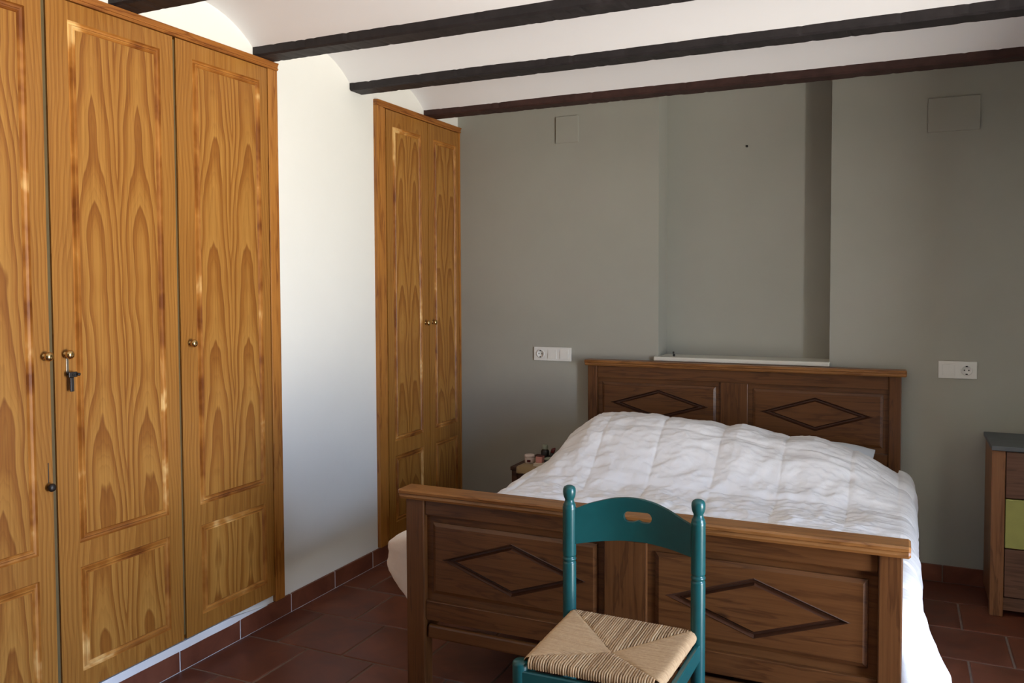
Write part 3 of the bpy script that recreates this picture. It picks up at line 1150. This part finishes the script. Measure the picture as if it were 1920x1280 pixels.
def rush_seat():
    m = MB()
    zt = 0.472
    bl = Vector((PL[0] + .022, PL[1] - .012, 0))
    br = Vector((PR[0] - .016, PR[1] - .012, 0))
    fl = Vector((FL[0] + .026, FL[1] - .002, 0))
    fr = Vector((FR[0] - .024, FR[1] - .002, 0))
    ctr = Vector((1.803, -2.440, 0))
    corners = [fl, fr, br, bl]
    rr = random.Random(3)
    hh = 0.016
    tones = []

    def strand(p_edge, p_in, outward, w, side):
        """from the seam over the rail and down"""
        d = (p_in - p_edge)
        L = d.length
        pts = []
        nseg = 6
        sag = 0.010
        for k in range(nseg + 1):
            t = k / nseg
            q = p_in.lerp(p_edge, t)
            dist = (q - ctr).length
            z = zt - sag * max(0.0, 1 - dist / 0.20) + rr.uniform(-.0006, .0006)
            z -= 0.004 * (1 if k == 0 else 0)
            pts.append(Vector((q.x + rr.uniform(-.0005, .0005), q.y + rr.uniform(-.0005, .0005), z)))
        e = pts[-1]
        for a in (0.6, 1.2, 1.57):
            pts.append(Vector((e.x, e.y, zt)) + outward * hh * math.sin(a) - Vector((0, 0, hh * (1 - math.cos(a)))))
        pts.append(pts[-1] - Vector((0, 0, 0.010)) - outward * .003)
        # half tube
        vs, fs = [], []
        for i, p in enumerate(pts):
            dd = (pts[min(i + 1, len(pts) - 1)] - pts[max(i - 1, 0)])
            if dd.length < 1e-7:
                dd = outward
            dd.normalize()
            nrm = side.cross(dd)
            if nrm.z < 0 or (i > nseg and nrm.dot(outward) < 0):
                nrm = -nrm
            for k in range(5):
                a = PI * k / 4
                vs.append(p + side * (w * math.cos(a)) + nrm * (w * 0.95 * math.sin(a)))
        for i in range(len(pts) - 1):
            for k in range(4):
                fs.append((i * 5 + k, i * 5 + k + 1, i * 5 + 6 + k, i * 5 + 5 + k))
        m.add(vs, fs, 0, True)
        tones.extend([rr.random() * .9 if c % 2 == 0 else 0.42 + 0.3 * rr.random()] * len(fs))

    for c in range(4):
        A, B = corners[c], corners[(c + 1) % 4]
        ed = (B - A)
        n = int(ed.length / (0.0072 if c % 2 == 0 else 0.0052))
        out = Vector((ed.y, -ed.x, 0)).normalized()
        side = ed.normalized()
        w = ed.length / n * (0.42 if c % 2 == 0 else 0.49)
        # parameter of the centre's foot on this edge
        tc = (ctr - A).dot(ed) / ed.length_squared
        for i in range(n):
            t = (i + .5) / n
            pe = A.lerp(B, t)
            if t < tc:
                h = t / tc
                seam = A.lerp(ctr, h)
            else:
                h = (1 - t) / (1 - tc)
                seam = B.lerp(ctr, h)
            strand(pe, seam - (seam - pe) * -0.0, out, w * rr.uniform(.85, 1.12), side)
    # solid core under the cords
    core = MB()
    z0, z1 = 0.440, zt - 0.012
    vs = [(p.x, p.y, z) for z in (z0, z1) for p in corners]
    m.add(vs, [(3, 2, 1, 0), (4, 5, 6, 7)] + [(k, (k + 1) % 4, 4 + (k + 1) % 4, 4 + k) for k in range(4)])
    o = m.build('rush_seat', M['rush'], chair, fixn=False)
    tones.extend([0.0] * (len(o.data.polygons) - len(tones)))
    at = o.data.attributes.new('strand', 'FLOAT', 'FACE')
    at.data.foreach_set('value', tones)
    o['label'] = 'woven tan rush seat'


rush_seat()

# ------------------------------------------------------------------ switches and sockets
def wall_plate(x0, x1, z0, z1, kinds, label):
    root = thing('switch_plate', ((x0 + x1) / 2, 0, (z0 + z1) / 2), label, 'wall socket', 'white switch and socket plates on the back wall')
    t = 0.010
    MB().cbox(x0, x1, -t, -0.0005, z0, z1, 0.003).build('plate', M['plastic'], root)
    n = len(kinds)
    w = (x1 - x0 - .012) / n
    zc = (z0 + z1) / 2
    for k, kd in enumerate(kinds):
        xc = x0 + .006 + w * (k + .5)
        if kd == 's':
            m = MB()
            prof = [(0.0265, -0.0005), (0.0265, 0.003), (0.0225, 0.0035), (0.0195, 0.003), (0.019, 0.0008), (0.001, 0.0006)]
            m.lathe(prof, (xc, -t, zc), '-y', 26)
            s = m.build('socket', M['plastic'], root)
            m = MB()
            for dx in (-.0095, .0095):
                m.lathe([(0.0034, 0.0), (0.0034, 0.0012)], (xc + dx, -t - .0003, zc), '-y', 10)
            for sz in (-1, 1):
                m.box(xc - .005, xc + .005, -t - .0035, -t - .0003, zc + sz * .0195 - .003, zc + sz * .0195 + .003)
            m.build('contact', M['plastic_dark'], s)
        else:
            h = w * .36
            b = MB()
            up = 1 if kd == 'u' else -1
            y_hi, y_lo = -t - .006, -t - .0015
            yt, yb = (y_hi, y_lo) if up > 0 else (y_lo, y_hi)
            b.add([(xc - h, -t + .001, zc - h), (xc + h, -t + .001, zc - h), (xc + h, -t + .001, zc + h), (xc - h, -t + .001, zc + h),
                   (xc - h + .001, yb, zc - h + .001), (xc + h - .001, yb, zc - h + .001), (xc + h - .001, yt, zc + h - .001), (xc - h + .001, yt, zc + h - .001)],
                  [(0, 1, 2, 3), (4, 5, 6, 7)] + [(k_, (k_ + 1) % 4, 4 + (k_ + 1) % 4, 4 + k_) for k_ in range(4)])
            b.build('rocker_switch', M['plastic'], root)


wall_plate(0.518, 0.760, 1.040, 1.123, 'sdd', 'white wall plate with one socket and two switches, left of the headboard')
wall_plate(2.709, 2.879, 1.026, 1.112, 'us', 'white wall plate with one switch and one socket, right of the headboard')

# ------------------------------------------------------------------ chest of drawers
DFY = -0.392
dr = thing('chest_of_drawers', (3.3, -0.2, 0), 'brown chest of drawers with one lime drawer and blue-grey top at right edge', 'chest of drawers')
DX0, DX1 = 2.914, 3.70
MB().cbox(DX0 - .003, DX1 + .003, DFY - .016, -0.013, 0.752, 0.773, 0.003).build('top', M['slate_top'], dr)
for x0, x1 in ((DX0, DX0 + .054), (DX1 - .054, DX1)):
    MB().cbox(x0, x1, DFY, DFY + .04, 0.001, 0.752, 0.003).build('leg_post', M['dresser_wood'], dr)
    MB().cbox(x0 + .006, x1 - .03, DFY + .04, -0.016, 0.03, 0.752, 0.002).build('side_panel', M['dresser_wood'], dr)
MB().box(DX0 + .024, DX1 - .024, -0.03, -0.018, 0.05, 0.752).build('back_panel', M['dresser_drawer'], dr)
MB().cbox(DX0 + .054, DX1 - .054, DFY + .010, DFY + .030, 0.030, 0.088, 0.002).build('plinth', M['dresser_drawer'], dr)
for z0, z1, mt in ((0.093, 0.309, 'dresser_drawer'), (0.314, 0.534, 'dresser_yellow'), (0.539, 0.747, 'dresser_drawer')):
    d = MB().cbox(DX0 + .057, DX1 - .057, DFY + .003, DFY + .024, z0, z1, 0.003).build('drawer', M[mt], dr)
    if mt == 'dresser_yellow':
        d['label'] = 'lime yellow drawer front'
    for xk in (DX0 + .22, DX1 - .22):
        MB().lathe([(0.006, 0), (0.006, 0.01), (0.013, 0.016), (0.013, 0.022), (0.006, 0.025)], (xk, DFY + .003, (z0 + z1) / 2), '-y', 12).build('knob', M['dresser_wood'], d)

# ------------------------------------------------------------------ bedside table and what lies on it
NXa, NXb, NYa, NYb, NT_ = 0.545, 0.838, -0.415, -0.03, 0.474
ns = thing('bedside_table', ((NXa + NXb) / 2, -0.22, 0), 'small dark wooden bedside table left of the bed, topped with a tan cloth', 'table')
MB().cbox(NXa, NXb, NYa, NYb, NT_ - .022, NT_, 0.004).build('top', M['dark_wood'], ns)
for x in (NXa + .006, NXb - .040):
    for y in (NYa + .006, NYb - .040):
        MB().cbox(x, x + .034, y, y + .034, 0.001, NT_ - .022, 0.003).build('leg', M['dark_wood'], ns)
MB().box(NXa + .010, NXa + .024, NYa + .040, NYb - .040, 0.22, NT_ - .022).build('side_panel', M['dark_wood'], ns)
MB().box(NXb - .024, NXb - .010, NYa + .040, NYb - .040, 0.22, NT_ - .022).build('side_panel', M['dark_wood'], ns)
dw = MB().cbox(NXa + .041, NXb - .041, NYa + .010, NYa + .028, 0.30, NT_ - .026, 0.003).build('drawer', M['dark_wood'], ns)
MB().lathe([(0.006, 0), (0.006, 0.01), (0.012, 0.016), (0.010, 0.024)], ((NXa + NXb) / 2, NYa + .010, 0.375), '-y', 12).build('knob', M['brass'], dw)
# cloth
m = MB()
vs, fs = [], []
n = 14
for i in range(n + 1):
    x = NXa + .042 + (NXb - .012 - NXa - .042) * i / n
    w = .003 * math.sin(i * 1.7)
    for (y, z) in ((NYb - .06, NT_ + .0015), (NYa + .1, NT_ + .002), (NYa + .004, NT_ + .003), (NYa - .006, NT_ - .001), (NYa - .009 - w, NT_ - .028 + w), (NYa - .009 - w, NT_ - .034)):
        vs.append((x, y, z + .0007))
for i in range(n):
    for j in range(5):
        a = i * 6 + j
        fs.append((a, a + 1, a + 7, a + 6))
o = m.add(vs, fs, 0, True).build('table_cloth', M['mat_cloth'], fixn=False)
so = o.modifiers.new('thickness', 'SOLIDIFY')
so.thickness = 0.0015
so.offset = 1
tag(o, 'tan cloth runner hanging over the front of the bedside table', 'cloth')

M['i_white'] = simple('pale_pink_plastic', srgb(222, 208, 200), 0.4)
M['i_pink'] = simple('pink_card', srgb(214, 150, 140), 0.5)
M['i_red'] = simple('dark_red_plastic', srgb(92, 26, 26), 0.4)
M['i_black'] = simple('black_plastic', srgb(28, 26, 26), 0.4)
M['i_grey'] = simple('grey_green_plastic', srgb(150, 158, 140), 0.4)
M['i_paper'] = simple('cream_paper', srgb(216, 206, 186), 0.8)
ZT = NT_ + .0045
# cream tub with a red-brown label
r = thing('cream_tub', (0.615, -0.30, ZT), 'pale pink round tub with small dark label on the bedside table', 'tub')
MB().lathe([(0.024, 0), (0.027, 0.003), (0.028, 0.030), (0.0265, 0.032)], (0.615, -0.30, ZT), 'z', 22).build('body', M['i_white'], r)
MB().lathe([(0.0285, 0.033), (0.0290, 0.035), (0.0288, 0.046), (0.024, 0.049), (0.002, 0.0495)], (0.615, -0.30, ZT), 'z', 22).build('lid', M['i_white'], r)
m = MB()
vs = []
for k in range(7):
    a = -PI / 2 - .35 + .7 * k / 6 + .25
    vs += [(0.615 + .0292 * math.cos(a), -0.30 + .0292 * math.sin(a), ZT + .008), (0.615 + .0292 * math.cos(a), -0.30 + .0292 * math.sin(a), ZT + .022)]
m.add(vs, [(2 * k, 2 * k + 2, 2 * k + 3, 2 * k + 1) for k in range(6)])
m.build('label_patch', M['i_red'], r, fixn=False)
# folded paper / booklet
r = thing('booklet', (0.725, -0.325, ZT), 'flat cream booklet under the pink carton on the bedside table', 'booklet')
MB().cbox(0.668, 0.800, -0.375, -0.275, ZT, ZT + .002, 0.0005).build('cover', M['i_paper'], r)
MB().cbox(0.670, 0.797, -0.373, -0.277, ZT + .002, ZT + .012, 0.0005).build('pages', M['i_paper'], r)
MB().cbox(0.668, 0.800, -0.375, -0.275, ZT + .012, ZT + .014, 0.0005).build('cover', M['i_paper'], r)
zz = ZT + .0145
r = thing('medicine_carton', (0.690, -0.325, zz), 'small pink carton on the booklet on the bedside table', 'carton')
MB().cbox(0.672, 0.710, -0.345, -0.305, zz, zz + .034, 0.001).build('box_body', M['i_pink'], r)
MB().cbox(0.673, 0.709, -0.344, -0.306, zz + .034, zz + .0365, 0.001).build('flap', M['i_red'], r)
r = thing('spray_bottle', (0.685, -0.235, ZT), 'small grey-green bottle behind the pink carton on the bedside table', 'bottle')
MB().lathe([(0.022, 0), (0.024, 0.003), (0.024, 0.062), (0.018, 0.070), (0.010, 0.074)], (0.685, -0.235, ZT), 'z', 20).build('body', M['i_black'], r)
MB().lathe([(0.016, 0.072), (0.017, 0.075), (0.017, 0.094), (0.014, 0.098), (0.002, 0.099)], (0.685, -0.235, ZT), 'z', 20).build('cap', M['i_grey'], r)
r = thing('spectacles_case', (0.765, -0.32, zz), 'black case with grey band on the booklet beside the duvet', 'case')
MB().cbox(0.722, 0.800, -0.345, -0.300, zz, zz + .018, 0.006).build('lower_shell', M['i_black'], r)
MB().cbox(0.722, 0.800, -0.345, -0.300, zz + .0185, zz + .030, 0.005).build('upper_shell', M['i_grey'], r)
r = thing('tube_of_cream', (0.745, -0.25, ZT), 'dark red tube leaning behind the black case on the bedside table', 'tube')
MB().tube([(0.722, -0.252, ZT + .012), (0.735, -0.250, ZT + .058)], [0.011, 0.0115], 12).build('cap', M['i_black'], r)
MB().tube([(0.735, -0.250, ZT + .0585), (0.742, -0.249, ZT + .075), (0.752, -0.247, ZT + .085)], [0.0115, 0.012, 0.004], 12).build('body', M['i_red'], r)

# little black clip on the niche shelf
r = thing('plastic_clip', (1.372, 0.02, NZ + .0245), 'tiny black clip standing on the white niche shelf', 'clip')
zc = NZ + .0245
MB().cbox(1.366, 1.378, 0.015, 0.025, zc, zc + .014, 0.003).build('jaw', M['i_black'], r)
MB().cbox(1.364, 1.374, 0.016, 0.024, zc + .0145, zc + .028, 0.003).build('grip', M['i_black'], r)
